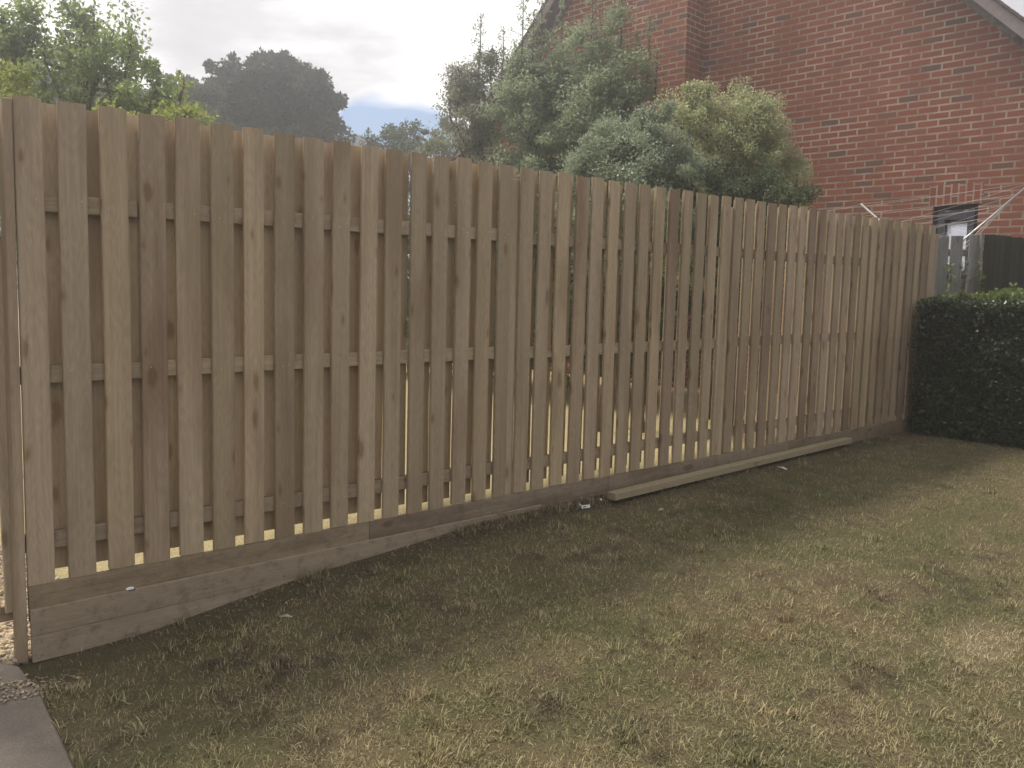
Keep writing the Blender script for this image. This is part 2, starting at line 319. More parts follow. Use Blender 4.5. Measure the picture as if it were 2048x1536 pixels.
# grass blades
def blades(X, Y, Lm, flat, seed, wd=.0022):
    r = np.random.default_rng(seed); n = len(X); Z = gz(X, Y)
    az = r.random(n)*2*pi; L_ = Lm*(.5+r.random(n)); tilt = np.where(r.random(n) < flat, 1.25+.25*r.random(n), .15+.9*r.random(n)**1.3)
    d = np.stack([np.cos(az)*np.sin(tilt), np.sin(az)*np.sin(tilt), np.cos(tilt)], 1); s = np.stack([-np.sin(az), np.cos(az), np.zeros(n)], 1)*(wd*(.6+.8*r.random(n)))[:, None]
    B = np.stack([X, Y, Z-.003], 1); mid = B+d*(L_*.55)[:, None]; d2 = d+np.stack([np.cos(az), np.sin(az), -np.ones(n)*.5], 1)*.35; tip = mid+d2*(L_*.5)[:, None]
    V = np.stack([B-s*.8, B+s*.8, mid+s*.8, mid-s*.8, tip], 1)
    i = np.arange(n)*5; Q = np.stack([i, i+1, i+2, i+3], 1); T = np.stack([i+3, i+2, i+4, i+4], 1)
    c = albedo(X, Y)*(.45+1.15*r.random((n, 1)))
    pale = r.random(n) < .12; c[pale] = c[pale]*.35+np.array([.50, .44, .30])*.65
    return V.reshape(-1, 3), i, np.repeat(c, 5, 0)
N1 = 960000
# sample visible lawn with density falling off with distance from the viewer
tt = 1.9+7.6*rng.random(N1)**1.35; px = rng.random(N1)*3200-500
rh = (_r0*1.0)[None]*((px-1024)/FPX)[:, None] + np.array([cos(PSI), sin(PSI), 0])[None]
X = CAMP[0]+rh[:, 0]*tt; Y = CAMP[1]+rh[:, 1]*tt
pp = np.array([[p[0], p[1]] for p in pe])
def inpoly(X, Y, P):
    c = np.zeros(len(X), bool); j = len(P)-1
    for i in range(len(P)):
        xi, yi = P[i]; xj, yj = P[j]
        c ^= ((yi > Y) != (yj > Y)) & (X < (xj-xi)*(Y-yi)/(yj-yi+1e-12)+xi); j = i
    return c
keep = (Y < -.03) & ~inpoly(X, Y, pp) & (X < 8.45)
thin = fbm(X, Y, 5, 71); thin2 = fbm(X, Y, 26, 73, 3); keep &= (thin+rng.random(N1)*.5 > .42) & (thin2+rng.random(N1)*.25 > .52) & ((Y < -.30) | (rng.random(N1) < .45)) & ((X > 1.15) | (rng.random(N1) < .45))
X = X[keep]; Y = Y[keep]
Vb, i5, cb = blades(X, Y, .021, .55, 3, .0015)
tri = np.concatenate([np.stack([i5, i5+1, i5+2], 1), np.stack([i5, i5+2, i5+3], 1), np.stack([i5+3, i5+2, i5+4], 1)])
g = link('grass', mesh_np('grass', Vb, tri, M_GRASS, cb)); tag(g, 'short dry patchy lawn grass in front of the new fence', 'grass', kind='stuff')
# longer tufts along the fence foot and hedge, and odd stalks
n = 16000; X = np.concatenate([.9+7.4*rng.random(n), 8.0+.35*rng.random(2500)]); Y = np.concatenate([-.05-.12*rng.random(n)**2, -.2-4*rng.random(2500)])
k_ = fbm(X, Y*0, 3.5, 81) > .5; X = X[k_]; Y = Y[k_]
for q in range(420):                                          # coarser clumps standing out of the turf
    tq = 2.2+5.8*random.random()**1.2; xq = random.uniform(-100, 2200); rq = _r0*((xq-1024)/FPX)+np.array([cos(PSI), sin(PSI), 0])
    cx, cy = CAMP[0]+rq[0]*tq, CAMP[1]+rq[1]*tq
    if cy > -.15 or cx > 8.1: continue
    m_ = random.randint(10, 60); X = np.concatenate([X, cx+rng.normal(0, .022, m_)]); Y = np.concatenate([Y, cy+rng.normal(0, .022, m_)])
k_ = ~inpoly(X, Y, pp); X = X[k_]; Y = Y[k_]
Vb, i5, cb = blades(X, Y, .036, .15, 9, .0022)
tri = np.concatenate([np.stack([i5, i5+1, i5+2], 1), np.stack([i5, i5+2, i5+3], 1), np.stack([i5+3, i5+2, i5+4], 1)])
g = link('grass_tufts', mesh_np('grass_tufts', Vb, tri, M_GRASS, cb)); tag(g, 'longer grass tufts along the foot of the fence and hedge', 'grass', kind='stuff')

# scatter of small chips (leaf litter, sawdust, gravel)
def chips(name, P, size, cols, mat, label, cat, flat=.35, jag=.3):
    n = len(P); r = np.random.default_rng(len(P)); base = np.array([(-1,-1,-1),(1,-1,-1),(1,1,-1),(-1,1,-1),(-.7,-.7,1),(.7,-.7,1),(.7,.7,1),(-.7,.7,1)])*.5
    sz = size*(.4+r.random((n, 3))); sz[:, 2] *= flat; V = base[None]*sz[:, None]+(r.random((n, 8, 3))-.5)*(sz*jag)[:, None]
    a = r.random(n)*2*pi; b = (r.random(n)-.5)*.9; ca, sa, cb_, sb = np.cos(a), np.sin(a), np.cos(b), np.sin(b)
    x = V[..., 0]*cb_[:, None]+V[..., 2]*sb[:, None]; z = -V[..., 0]*sb[:, None]+V[..., 2]*cb_[:, None]; y = V[..., 1]
    V = np.stack([x*ca[:, None]-y*sa[:, None], x*sa[:, None]+y*ca[:, None], z], 2)+P[:, None]
    f = np.array([(0,3,2,1),(4,5,6,7),(0,1,5,4),(1,2,6,5),(2,3,7,6),(3,0,4,7)]); F = (np.arange(n)[:, None, None]*8+f[None]).reshape(-1, 4)
    C = np.array(cols)[r.integers(0, len(cols), n)]*(.8+.4*r.random((n, 1)))
    o = link(name, mesh_np(name, V.reshape(-1, 3), F, mat, np.repeat(C, 8, 0))); tag(o, label, cat, kind='stuff')
M_CHIP = attrmat('chips', 0)
n = 420; t = rng.random(n); c0 = gp(58, 1372, -.015); X = c0[0]+rng.normal(0, .075, n)+.0; Y = c0[1]+rng.normal(0, .06, n)
msk = fbm(X, Y, 14, 5, 3) > .44; X = X[msk]; Y = Y[msk]; P = np.stack([X, Y, np.maximum(gz(X, Y), np.where(inpoly(X, Y, pp), -.014, -1))+.003+.006*rng.random(len(X))], 1)
chips('wood_shavings', P, .009, [(.33, .27, .19), (.25, .2, .14), (.40, .34, .25)], M_CHIP, 'pale wood shavings spilt where the path meets the fence foot', 'sawdust')
n = 9000; X = -.6+1.6*rng.random(n); Y = .02+1.6*rng.random(n); P = np.stack([X, Y, gz(X, Y)+.006*rng.random(n)], 1)
chips('gravel', P, .028, [(.42, .34, .22), (.36, .31, .25), (.5, .42, .3), (.25, .2, .15)], M_CHIP, 'sunlit tan gravel seen behind the fence end post', 'gravel', .6, .5)
n = 900; X = .9+7.3*rng.random(n); Y = -.04-.22*rng.random(n)**1.6; P = np.stack([X, Y, gz(X, Y)+.004+.004*rng.random(n)], 1)
k_ = fbm(X, Y*3, 1.6, 91, 3) > .5; P = P[k_]
chips('leaf_litter', P, .009, [(.22, .18, .13), (.17, .13, .09), (.27, .23, .17), (.13, .10, .07)], M_CHIP, 'dry leaf litter and wood crumbs lying along the fence foot', 'leaf litter', .3, .6)

# ------------------------------------------------------------------ the new fence
S0 = .7207; PITCH = .15; LEAN = .016; TOP = 2.168; BOT = .266
fence = empty('garden_fence', (0, 0, .1))
tag(fence, 'new pale timber hit and miss fence running from the left edge to the hedge', 'fence')
def toloc(o, p):                                            # the fence root sits at z = .1
    o.location = (p[0], p[1], p[2]-.1)
def board_mesh(name, wdt, th, ln, seed):
    r = random.Random(seed); nseg = 7; mb = MB(); bow = r.uniform(-.003, .003); rings = []
    for k in range(nseg+1):
        t = k/nseg; dx = bow*sin(pi*t)+r.uniform(-.0006, .0006); dy = r.uniform(-.001, .001); z = t*ln
        if k == nseg: z += 0
        rings.append([(-wdt/2+dx, dy, z), (wdt/2+dx, dy, z+(r.uniform(-.004, .004) if k == nseg else 0)), (wdt/2+dx, th+dy, z), (-wdt/2+dx, th+dy, z)])
    for rg in rings: mb.v += [Vector(p) for p in rg]
    for k in range(nseg):
        q = k*4
        for j in range(4): mb.f.append((q+j, q+(j+1) % 4, q+4+(j+1) % 4, q+4+j))
    mb.f.append((3, 2, 1, 0)); q = nseg*4; mb.f.append((q, q+1, q+2, q+3))
    me = mb.mesh(name); bm = bmesh.new(); bm.from_mesh(me)
    ed = [e for e in bm.edges if e.calc_face_angle(0) > 1.0]
    bmesh.ops.bevel(bm, geom=ed, offset=.0025, segments=2, affect='EDGES'); bm.to_mesh(me); bm.free(); return me
FV = [board_mesh('board', .1, .018, TOP-BOT, s) for s in range(6)]; RV = [board_mesh('rear_board', .1, .018, TOP-BOT-.040, s+50) for s in range(5)]
for me in FV: me.materials.append(W_FRONT)
for me in RV: me.materials.append(W_LIFTED)
NB = 54; rr = random.Random(4)
WID = [.092, .094]+[None]*60
for k in range(NB):
    o = link('board', FV[k % 6] if k > 2 else FV[k], None, fence)
    wd = rr.uniform(.97, 1.06) if k < 6 else rr.uniform(.94, 1.04); o.scale = (wd, 1, 1)
    if k in (3, 20, 26, 34, 38, 39, 42, 43, 46, 47, 49, 50, 52): o.material_slots[0].link = 'OBJECT'; o.material_slots[0].material = W_BROWN
    left = S0+k*PITCH; dz = rr.uniform(-.005, .005)
    toloc(o, (left+.05*wd+rr.uniform(-.004, .004), 0, BOT+dz-(.0)))
    o.rotation_euler = (0, LEAN+rr.uniform(-.003, .003), 0)
    o.location.x -= LEAN*1.15
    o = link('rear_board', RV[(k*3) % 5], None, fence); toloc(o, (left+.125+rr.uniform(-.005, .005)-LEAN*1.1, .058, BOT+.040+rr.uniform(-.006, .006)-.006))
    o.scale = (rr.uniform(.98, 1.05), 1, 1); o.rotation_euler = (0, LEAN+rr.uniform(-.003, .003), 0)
XL = S0-.03; XR = S0+NB*PITCH+.02
POSTS = [S0+3.33*PITCH+.0, S0+16.75*PITCH, S0+30.9*PITCH, S0+45.0*PITCH, XR+.01]
ends = [XL] + POSTS
for zc in (1.775, 1.105, .430):
    for a_, b_ in zip(ends[:-1], ends[1:]):
        ln = (b_-.045)-(a_+(.045 if a_ != XL else 0))
        o = MB().box((0, 0, -.035), (ln, .038, .035)).build('rail', W_RAIL, fence, bevel=.003); toloc(o, (a_+(.045 if a_ != XL else 0), .0195, zc+random.uniform(-.006, .006)))
for px_ in POSTS:
    o = MB().box((-.045, .0, -.35), (.045, .036, 2.0)).build('post', W_LIFTED, fence, bevel=.004); toloc(o, (px_-LEAN*1.1, .0205, .1)); o.rotation_euler = (0, LEAN, 0)
# end post on the left
o = MB().box((-.036, -.012, -.14), (-.003, .085, 2.05)).build('end_post', W_FRONT, fence, bevel=.004); toloc(o, (XL+.030-LEAN*1.6, 0, .1)); o.rotation_euler = (0, LEAN, 0)
# gravel boards: a level one under the boards, two lower stepped ones in front on the left
gl = [XL+.012, S0+7.35*PITCH+.45, S0+22.5*PITCH, S0+37*PITCH, XR+.02]
for a_, b_ in zip(gl[:-1], gl[1:]):
    o = MB().box((0, 0, 0), (b_-a_-.002, .020, .150)).build('gravel_board', W_GRAV, fence, bevel=.003); toloc(o, (a_, .002, BOT-.1515))
nx = .385     # the upper front strip has a small notch in its top edge, cut for the sunlight spot
GF0 = XL+.012
def strip(x0, x1, zt, zb, notch=False):
    top = [(x1-x0, 0, zt)] + ([(nx+.016, 0, zt), (nx+.010, 0, zt-.009), (nx-.010, 0, zt-.008), (nx-.016, 0, zt)] if notch else []) + [(0, 0, zt)]
    o = MB().prism([(0, 0, zb), (x1-x0, 0, zb)]+top, (0, .021, 0)).build('gravel_board', W_STRIP, fence, bevel=.0015); toloc(o, (x0, -.0225, 0))
strip(GF0, S0+2.75, .170, .0635, True)
strip(GF0, S0+1.35, .0622, -.045)
# nail heads
nb = MB()
for k in range(6):
    for z in (.15, .085, .04, -.02):
        x = GF0+.035 if k == 0 else GF0+.36*k; nb.box((x-.003, -.0240, z-.103), (x+.003, -.02, z-.097))
for k in range(NB):
    for zc in (1.775, 1.105, .430):
        for dx in (.03, .07):
            if rr.random() < .6:
                x = S0+k*PITCH+dx+rr.uniform(-.006, .006)+LEAN*(zc-1.2); z = zc+rr.uniform(-.02, .02)-.1
                nb.box((x-.0022, -.0012, z-.0022), (x+.0022, .002, z+.0022))
o = nb.build('nail_heads', M_NAIL, fence); o['kind'] = 'stuff'

# side gate / return on the left of the end post
gate = empty('side_gate', (.2, .10, 0)); tag(gate, 'slatted timber gate at the far left edge with sunlit edges and a low rail', 'gate')
def gl_(x0, x1, y0, y1, z0, z1, nm, mat=W_FRONT): 
    q = MB().box((0, 0, 0), (x1-x0, y1-y0, z1-z0)).build(nm, mat, gate, bevel=.003); q.location = (x0-.2, y0-.10, z0); return q
gl_(.637, .684, .09, .112, .14, 2.16, 'board', W_LIFTED); gl_(.545, .622, .10, .12, .14, 2.17, 'board', W_LIFTED); gl_(.34, .44, .09, .112, .14, 2.17, 'board', W_LIFTED); gl_(.14, .24, .09, .112, .14, 2.17, 'board')
gl_(.25, .35, .14, .16, .14, 2.16, 'board', W_LIFTED)
gl_(.05, .684, .115, .15, .10, .165, 'rail', W_RAIL); gl_(.05, .684, .123, .158, 1.05, 1.12, 'rail', W_RAIL); gl_(.05, .684, .123, .158, 1.75, 1.82, 'rail', W_RAIL)
gl_(.470, .520, .085, .13, .0, 2.17, 'stile', W_FRONT)

# ------------------------------------------------------------------ loose things on the lawn
b0 = Vector((3.93, -.165, .16)); b1 = Vector((7.15, -.055, .172)); bd = (b1-b0)
beam = MB().box((0, -.04, 0), (bd.length, .032, .047)).build('loose_beam', W_BEAM, bevel=.003); beam.location = b0; beam.rotation_euler = (0, -math.asin(bd.z/bd.length), atan2(bd.y, bd.x))
tag(beam, 'long loose square timber batten lying on the lawn against the fence foot', 'timber')
M_CARD = plain('white_card', (.8, .79, .77), .6, var=.04); M_INK = plain('printed_ink', (.10, .10, .10), .6)
def lawnp(x, y): p = onz(x, y, .16); p = onz(x, y, float(gz(p[0], p[1]))); return p
p = lawnp(1164, 1021); q = lawnp(1158, 1016); s_ = lawnp(1180, 1019)
card = empty('folded_card', tuple(p)); tag(card, 'small folded white printed card standing on the grass below the fence', 'litter')
def wall_piece(a, b, h, mat, nm, par, off=0.0, th=.002, z0=.012):
    a = Vector(a)-Vector(p); b = Vector(b)-Vector(p); d = (b-a).normalized(); nrm = Vector((d.y, -d.x, 0))
    return MB().prism([a+nrm*off+Vector((0, 0, z0)), b+nrm*off+Vector((0, 0, z0)), b+nrm*off+Vector((0, 0, z0+h)), a+nrm*off+Vector((0, 0, z0+h))], nrm*th).build(nm, mat, par)
wall_piece(q, p, .020, M_CARD, 'flap', card); wall_piece(p, s_, .020, M_CARD, 'flap', card)
lp = [p+(s_-p)*t for t in (.15, .5)]; wall_piece(lp[0], lp[1], .006, M_INK, 'printed_mark', card, .0022, .0006, .019)
lp = [q+(p-q)*t for t in (.3, .7)]; wall_piece(lp[0], lp[1], .005, M_INK, 'printed_mark', card, .0022, .0006, .019)
M_SLIV = plain('pale_sliver', (.50, .45, .34), .8)
def scrap(name, x0, y0, x1, y1, wd, label, cat='litter', mat=None):
    a = lawnp(x0, y0); b = lawnp(x1, y1); mid = (a+b)/2; a = Vector(a-mid); b = Vector(b-mid); d = (b-a).normalized(); nn = Vector((-d.y, d.x, 0))*wd; up = Vector((0, 0, .018))
    o = MB().prism([a+nn+up*.8, a-nn+up, (a+b)/2-nn*1.1+up*1.5, b-nn+up*1.1, b+nn*.7+up, (a+b)/2+nn+up*1.4], (0, 0, .004)).build(name, mat or M_CARD, bevel=.001); o.location = tuple(mid)
    tag(o, label, cat)
scrap('plastic_strip', 1556, 938, 1573, 944, .010, 'thin white plastic strip lying on the lawn beyond the timber batten')
scrap('paper_chip', 1197, 1004, 1203, 1007, .007, 'tiny white chip near the end of the timber batten')
scrap('wood_sliver', 1316, 1027, 1327, 1025, .005, 'small pale sliver on the lawn in front of the timber batten end', mat=M_SLIV)
scrap('wood_sliver', 560, 1241, 584, 1243, .005, 'small pale sliver on the shaded grass near the stepped gravel boards', mat=M_SLIV)
ledge = MB().prism([(-.014, 0, 0), (.014, 0, 0), (.017, 0, .007), (.006, 0, .011), (-.010, 0, .010), (-.017, 0, .005)], (0, .012, 0)).build('sunlight_spot', M_CARD, bevel=.002); ledge.location = (1.082, -.018, .1705); tag(ledge, 'small white rounded piece standing in for a spot of sunlight on the upper stepped gravel board near its left end', 'litter')  # white piece added in place of sunlight shining through the gap
scrap('wood_sliver', 1583, 1411, 1590, 1413, .004, 'pale curled scrap on the lawn low in the middle right', mat=M_SLIV)

# ------------------------------------------------------------------ house
WA = radians(95.44); wd_ = Vector((cos(WA), sin(WA), 0)); wn = Vector((-sin(WA), cos(WA), 0))   # wn points at the viewer (-X)
W0 = Vector((11.5, 0, 0))                                   # wall line passes here; local u runs along the wall (away), local v out of the wall
house = empty('brick_house', tuple(W0)); tag(house, 'red brick house with steep gable end behind the trees and fence', 'house')
house.rotation_euler = (0, 0, WA)                           # local +x along the wall, local +y out towards the viewer
def uv(x, y, v=0.0):                                        # sight line -> (u, z) on the wall plane offset v
    q = Vector(ray(x, y)); c = Vector(CAMP); t = ((W0+wn*v-c).dot(wn))/q.dot(wn); P = c+q*t; return (P-W0).dot(wd_), P.z
u1, z1 = uv(1922, 0); u2, z2 = uv(2048, 97); u3, z3 = uv(1075, 115); u4, z4 = uv(1146, 0)
sR = (z1-z2)/(u1-u2); sL = (z4-z3)/(u3-u4)
uA = (z3+sL*u3-z2+sR*u2)/(sR+sL); zA = z2+sR*(uA-u2)
ZE = 2.6; uR = u2-(z2-ZE)/sR; uLf = u3+(z3-ZE)/sL
wu1, wzt = uv(1866, 412); wu0, _z = uv(1957, 412); wzb = wzt-.95
def P3(u, z, v=0): return Vector((u, v, z))
# gable wall with a window opening, built from butted prisms
wall = MB()
def slab(poly, v0=-.25, v1=0.0): wall.prism([P3(u, z, v0) for u, z in poly], (0, v1-v0, 0))
roofz = lambda u: (zA-(uA-u)*sR) if u < uA else (zA-(u-uA)*sL)
slab([(uR, -.1), (wu0, -.1), (wu0, roofz(wu0)), (uR, ZE)])
slab([(wu0, -.1), (wu1, -.1), (wu1, wzb), (wu0, wzb)])
slab([(wu0, wzt), (wu1, wzt), (wu1, roofz(wu1)), (wu0, roofz(wu0))])
slab([(wu1, -.1), (uLf, -.1), (uLf, ZE), (uA, zA), (wu1, roofz(wu1))])
wall.build('wall', M_BRICK, house)
# solid rear of the house so it stays a building from the side
rear = MB().prism([P3(uR, -.1, -.26), P3(uLf, -.1, -.26), P3(uLf, ZE, -.26), P3(uA, zA-.02, -.26), P3(uR, ZE, -.26)], (0, -7.5, 0)); rear.build('rear_walls', M_BRICK, house)
# chimney breast and stack
cu0, _ = uv(1410, 80); cu1 = cu0+1.0; prot = .52
ch = MB(); ch.box((cu0, .002, -.1), (cu1, prot, zA+1.6)); ch.build('chimney', M_BRICK, house)
# soldier course over the window
MB().box((wu0-.05, -.05, wzt+.001), (wu1+.05, .004, wzt+.262)).build('lintel', M_SOLD, house)
# window: dark frame, grey sash, glass
M_BLK = plain('dark_frame', (.012, .011, .013), .5); M_GREY = plain('grey_sash', (.11, .115, .135), .5)
g_ = Mt('window_glass'); g_.base((.03, .035, .04)); g_.b.inputs['Roughness'].default_value = .04; g_.b.inputs['Specular IOR Level'].default_value = 1.0; g_.b.inputs['Metallic'].default_value = .55
g_.base((.85, .88, .95)); g_.b.inputs['Metallic'].default_value = .9; tcg = g_.n('ShaderNodeTexCoord'); g_.bump(g_.noise(tcg.outputs['Object'], 30, 4, .7), .3, .02)
win = MB().box((wu0+.001, -.12, wzb), (wu0+.055, -.06, wzt-.001)).box((wu1-.055, -.12, wzb), (wu1-.001, -.06, wzt-.001)).box((wu0+.055, -.12, wzt-.06), (wu1-.055, -.06, wzt-.001)).box((wu0+.055, -.12, wzb), (wu1-.055, -.06, wzb+.06)).build('window', M_BLK, house)
s0, s1, t0, t1 = wu0+.056, wu1-.056, wzb+.061, wzt-.061
MB().box((s0, -.115, t0), (s0+.075, -.055, t1)).box((s1-.075, -.115, t0), (s1, -.055, t1)).box((s0+.075, -.115, t1-.12), (s1-.075, -.055, t1)).box((s0+.075, -.115, t0), (s1-.075, -.055, t0+.06)).build('sash', M_GREY, win, bevel=.004)
MB().prism([(s0+.076, -.058, t0+.061), (s0+.076, -.066, t0+.061), (s0+.076, -.190, t1-.121), (s0+.076, -.182, t1-.121)], (s1-s0-.152, 0, 0)).build('pane', g_.m, win)
MB().box((s0+.07, -.055, t1-.012), (s0+.12, -.050, t1-.004)).build('vent', M_STEEL, win)
MB().box((s1-.13, -.055, t1-.012), (s1-.08, -.050, t1-.004)).build('vent', M_STEEL, win)
MB().box((wu0-.04, -.12, wzb-.06), (wu1+.04, .04, wzb-.001)).build('sill', M_CONC, win)
# verges: fillet against the wall, soffit, bargeboard, tile edge, roof slopes
M_SOF = plain('grey_soffit', (.20, .20, .21), .8, var=.3); M_BB = plain('mauve_grey_bargeboard', (.27, .23, .225), .85, var=.25)
m = Mt('roof_tiles'); tcn = m.n('ShaderNodeTexCoord'); m.base(m.mix(m.noise(tcn.outputs['Object'], 8, 4), (.035, .034, .036), (.075, .068, .066))); m.b.inputs['Roughness'].default_value = .75; M_TILE = m.m
M_TEDGE = plain('tile_edge_mortar', (.15, .105, .085), .9, var=.5, sc=30)
def along(ua, ub, lo, hi, v0, v1, nm, mat, bevel=0, par=house, bend=0):
    # strip following the verge between ua and ub, measured vertically lo..hi above the roof line
    return MB().prism([P3(ua, roofz(ua)+lo, v0), P3(ub, roofz(ub)+lo, v0), P3(ub, roofz(ub)+hi, v0), P3(ua, roofz(ua)+hi, v0)], (0, v1-v0, 0)).build(nm, mat, par, bevel)
eL, eR = uLf+.45, uR-.45
for a_, b_ in ((eR, uA), (uA, eL)):
    along(a_, b_, -.01, .125, .003, .045, 'verge_fillet', W_BARGE, .004)
    along(a_, b_, .130, .155, .0, .30, 'soffit', M_SOF)
    along(a_, b_, .09, .27, .302, .326, 'bargeboard', M_BB, .003)
    along(a_, b_, .272, .288, .0, .335, 'tile_undercloak', M_TEDGE)
roof = MB()
def tiles(ua, ub, rows):
    n = int(abs(ub-ua)/.19)
    for k in range(n):
        a = ua+(ub-ua)*k/n; b = ua+(ub-ua)*(k+1)/n+(ub-ua)/n*.25; za = roofz(a); zb = roofz(b)
        # each course tilts a little off the slope; its edge shows on the verge
        roof.prism([P3(a, za+.300, .30), P3(b, zb+.288, .30), P3(b, zb+.306, .30), P3(a, za+.322, .30)], (0, -8.1, 0))
tiles(eR, uA, 0); tiles(eL, uA, 0)
roof.build('roof', M_TILE, house)
rt = random.Random(3)
for (ua, ub) in ((eR, uA), (eL, uA)):
    n = int(abs(ub-ua)/.10); top = []; du = (ub-ua)/n
    for k in range(n):
        a = ua+du*k; j = rt.uniform(-.006, .008)
        for f_, h_ in ((.02, .300), (.10, .322), (.85, .318), (.95, .297)): top.append((a+du*f_, roofz(a+du*f_)+h_+j))
    bot = [(u, z-.035) for u, z in top]
    i0 = 0; mb = MB(); m2 = len(top)
    for v_ in (.26, .352): mb.v += [P3(u, z, v_) for u, z in top]+[P3(u, z, v_) for u, z in bot]
    for k in range(m2-1):
        A_, B_, C_, D_ = k, k+1, m2+k+1, m2+k; q = 2*m2
        mb.f += [(A_, B_, C_, D_), (A_+q, D_+q, C_+q, B_+q), (A_, A_+q, B_+q, B_), (D_, C_, C_+q, D_+q)]
    mb.build('verge_tiles', M_TEDGE, house)

# ------------------------------------------------------------------ old fences, dryer
old = empty('weathered_fence', (8.85, 0, .15)); tag(old, 'old silver grey boarded fence with gaps between the new fence end and the hedge', 'fence')
of = lambda xa, xb, d: (at(xa, 560, d), at(xb, 560, d))
def fboard(par, pa, pb, z0, z1, th, nm, mat, ry=0):
    a = Vector((pa[0], pa[1], 0)); b = Vector((pb[0], pb[1], 0)); d = b-a; o = MB().box((0, 0, z0), (d.length, th, z1)).build(nm, mat, par, bevel=.004)
    o.location = a-Vector((par.location.x, par.location.y, par.location.z)); o.location.z = -par.location.z; o.rotation_euler = (0, ry, atan2(d.y, d.x)); return o
dep = 9.15
ztop = lambda y, x, d: float(at(x, y, d)[2])
for (xa, xb, yt) in ((1868, 1876, 478), (1877, 1897, 473), (1901, 1925, 472), (1931, 1955, 469)):
    pa, pb = of(xa, xb, dep); fboard(old, pa, pb, .1, ztop(yt, xa, dep), .02, 'board', W_OLD, random.uniform(-.012, .012))
pa, pb = of(1957, 1962, dep-.05); fboard(old, pa, pb, .1, ztop(467, 1957, dep), .05, 'post', W_OLD)
for yy in (500, 560):
    pa, pb = of(1866, 1957, dep+.05); fboard(old, pa, pb, ztop(yy+12, 1900, dep), ztop(yy-2, 1900, dep), .04, 'rail', W_OLD)
grn = empty('close_board_fence', (9.3, -.4, .1)); tag(grn, 'dark green stained close boarded fence above the hedge at the right edge', 'fence')
a0 = at(1963, 560, 9.35); a1 = at(2300, 560, 8.9); nb_ = 30
for k in range(nb_):
    t0_, t1_ = k/nb_, (k+.97)/nb_; pa = a0+(a1-a0)*t0_; pb = a0+(a1-a0)*t1_; fboard(grn, pa, pb, .1, 2.165-.10*t0_*2+random.uniform(-.006, .006), .014, 'board', W_DARK)
pa = a0+(a1-a0)*.0+np.array([.04, .03, 0]); pb = a1+np.array([.04, .03, 0])
for z in (.6, 1.9): fboard(grn, pa, pb, z, z+.08, .03, 'rail', W_DARK)

# rotary washing line
hub = Vector(at(1864, 533, 9.75)); dry = empty('rotary_dryer', (hub.x, hub.y, 0)); tag(dry, 'rotary washing line with thin metal arms and cords showing above the fence end', 'clothes dryer')
hl = hub-Vector((hub.x, hub.y, 0))
MB().tube([(0, 0, .0), (0, 0, hl.z)], .022, 10).build('pole', M_STEEL, dry, smooth=True)
MB().tube([(0, 0, hl.z-.05), (0, 0, hl.z+.03)], .045, 10).build('hub', M_STEEL, dry, smooth=True)
tips = [Vector(at(1722, 408, 10.3)), Vector(at(1548, 420, 9.6)), Vector(at(1985, 442, 8.9)) , Vector(at(2066, 362, 9.2))]
tips = [Vector(at(1722, 408, 10.75)), Vector(at(1560, 432, 9.6)), Vector(at(1935, 452, 8.6)), Vector(at(2064, 364, 9.75))]
base = Vector((hub.x, hub.y, 0))
order = [0, 1, 2, 3]
for k in (0, 1, 3):
    MB().tube([hl, tips[k]-base], .0125, 8).build('arm', M_STEEL, dry, smooth=True)
t2 = Vector(at(1700, 470, 8.9))
MB().tube([hl, t2-base], .0125, 8).build('arm', M_STEEL, dry, smooth=True)
def cord(a, b, sag=.03, r=.0019):
    pts = [a.lerp(b, t)-Vector((0, 0, sag*4*t*(1-t)))-base for t in [i/8 for i in range(9)]]; MB().tube(pts, r, 5).build('cord', M_LINE, dry, smooth=True)
for f_ in (1, .86, .72, .58, .44, .32):
    A, B, C_, D_ = [hub.lerp(q, f_) for q in (tips[0], tips[1], t2, tips[3])]
    cord(D_, B, .02); cord(A, B, .03)
    if f_ > .5: cord(D_, A, .02)
    cord(C_, D_, .02)
for dz in (.035, .06): cord(hub.lerp(tips[3], .98)+Vector((0, 0, dz*.3)), hub+Vector((.03, .02, -dz*3.2)), .0, .004)

# ------------------------------------------------------------------ vegetation
def leaves(C, R, nl, ln, wd, seed, droop=0.0, squash=1.0, up=.3):
    r = np.random.default_rng(seed); k = len(C); idx = r.integers(0, k, nl); d = r.normal(0, 1, (nl, 3)); d /= np.linalg.norm(d, axis=1)[:, None]
    rad = R[idx]*(r.random(nl)**.5); P = C[idx]+d*rad[:, None]*np.array([1, 1, squash])
    ax = d*.6+r.normal(0, .7, (nl, 3)); ax[:, 2] -= droop; ax /= np.linalg.norm(ax, axis=1)[:, None]
    nn = r.normal(0, .8, (nl, 3)); nn[:, 2] += up; s = np.cross(ax, nn); s /= np.linalg.norm(s, axis=1)[:, None]+1e-9; q = np.cross(s, ax)
    L_ = (ln*(.6+.8*r.random(nl)))[:, None]; W_ = (wd*(.6+.8*r.random(nl)))[:, None]
    V = np.stack([P, P+ax*L_*.5+s*W_+q*W_*.35, P+ax*L_, P+ax*L_*.5-s*W_+q*W_*.35], 1); i = np.arange(nl)*4
    return V.reshape(-1, 3), np.stack([i, i+1, i+2, i+3], 1)
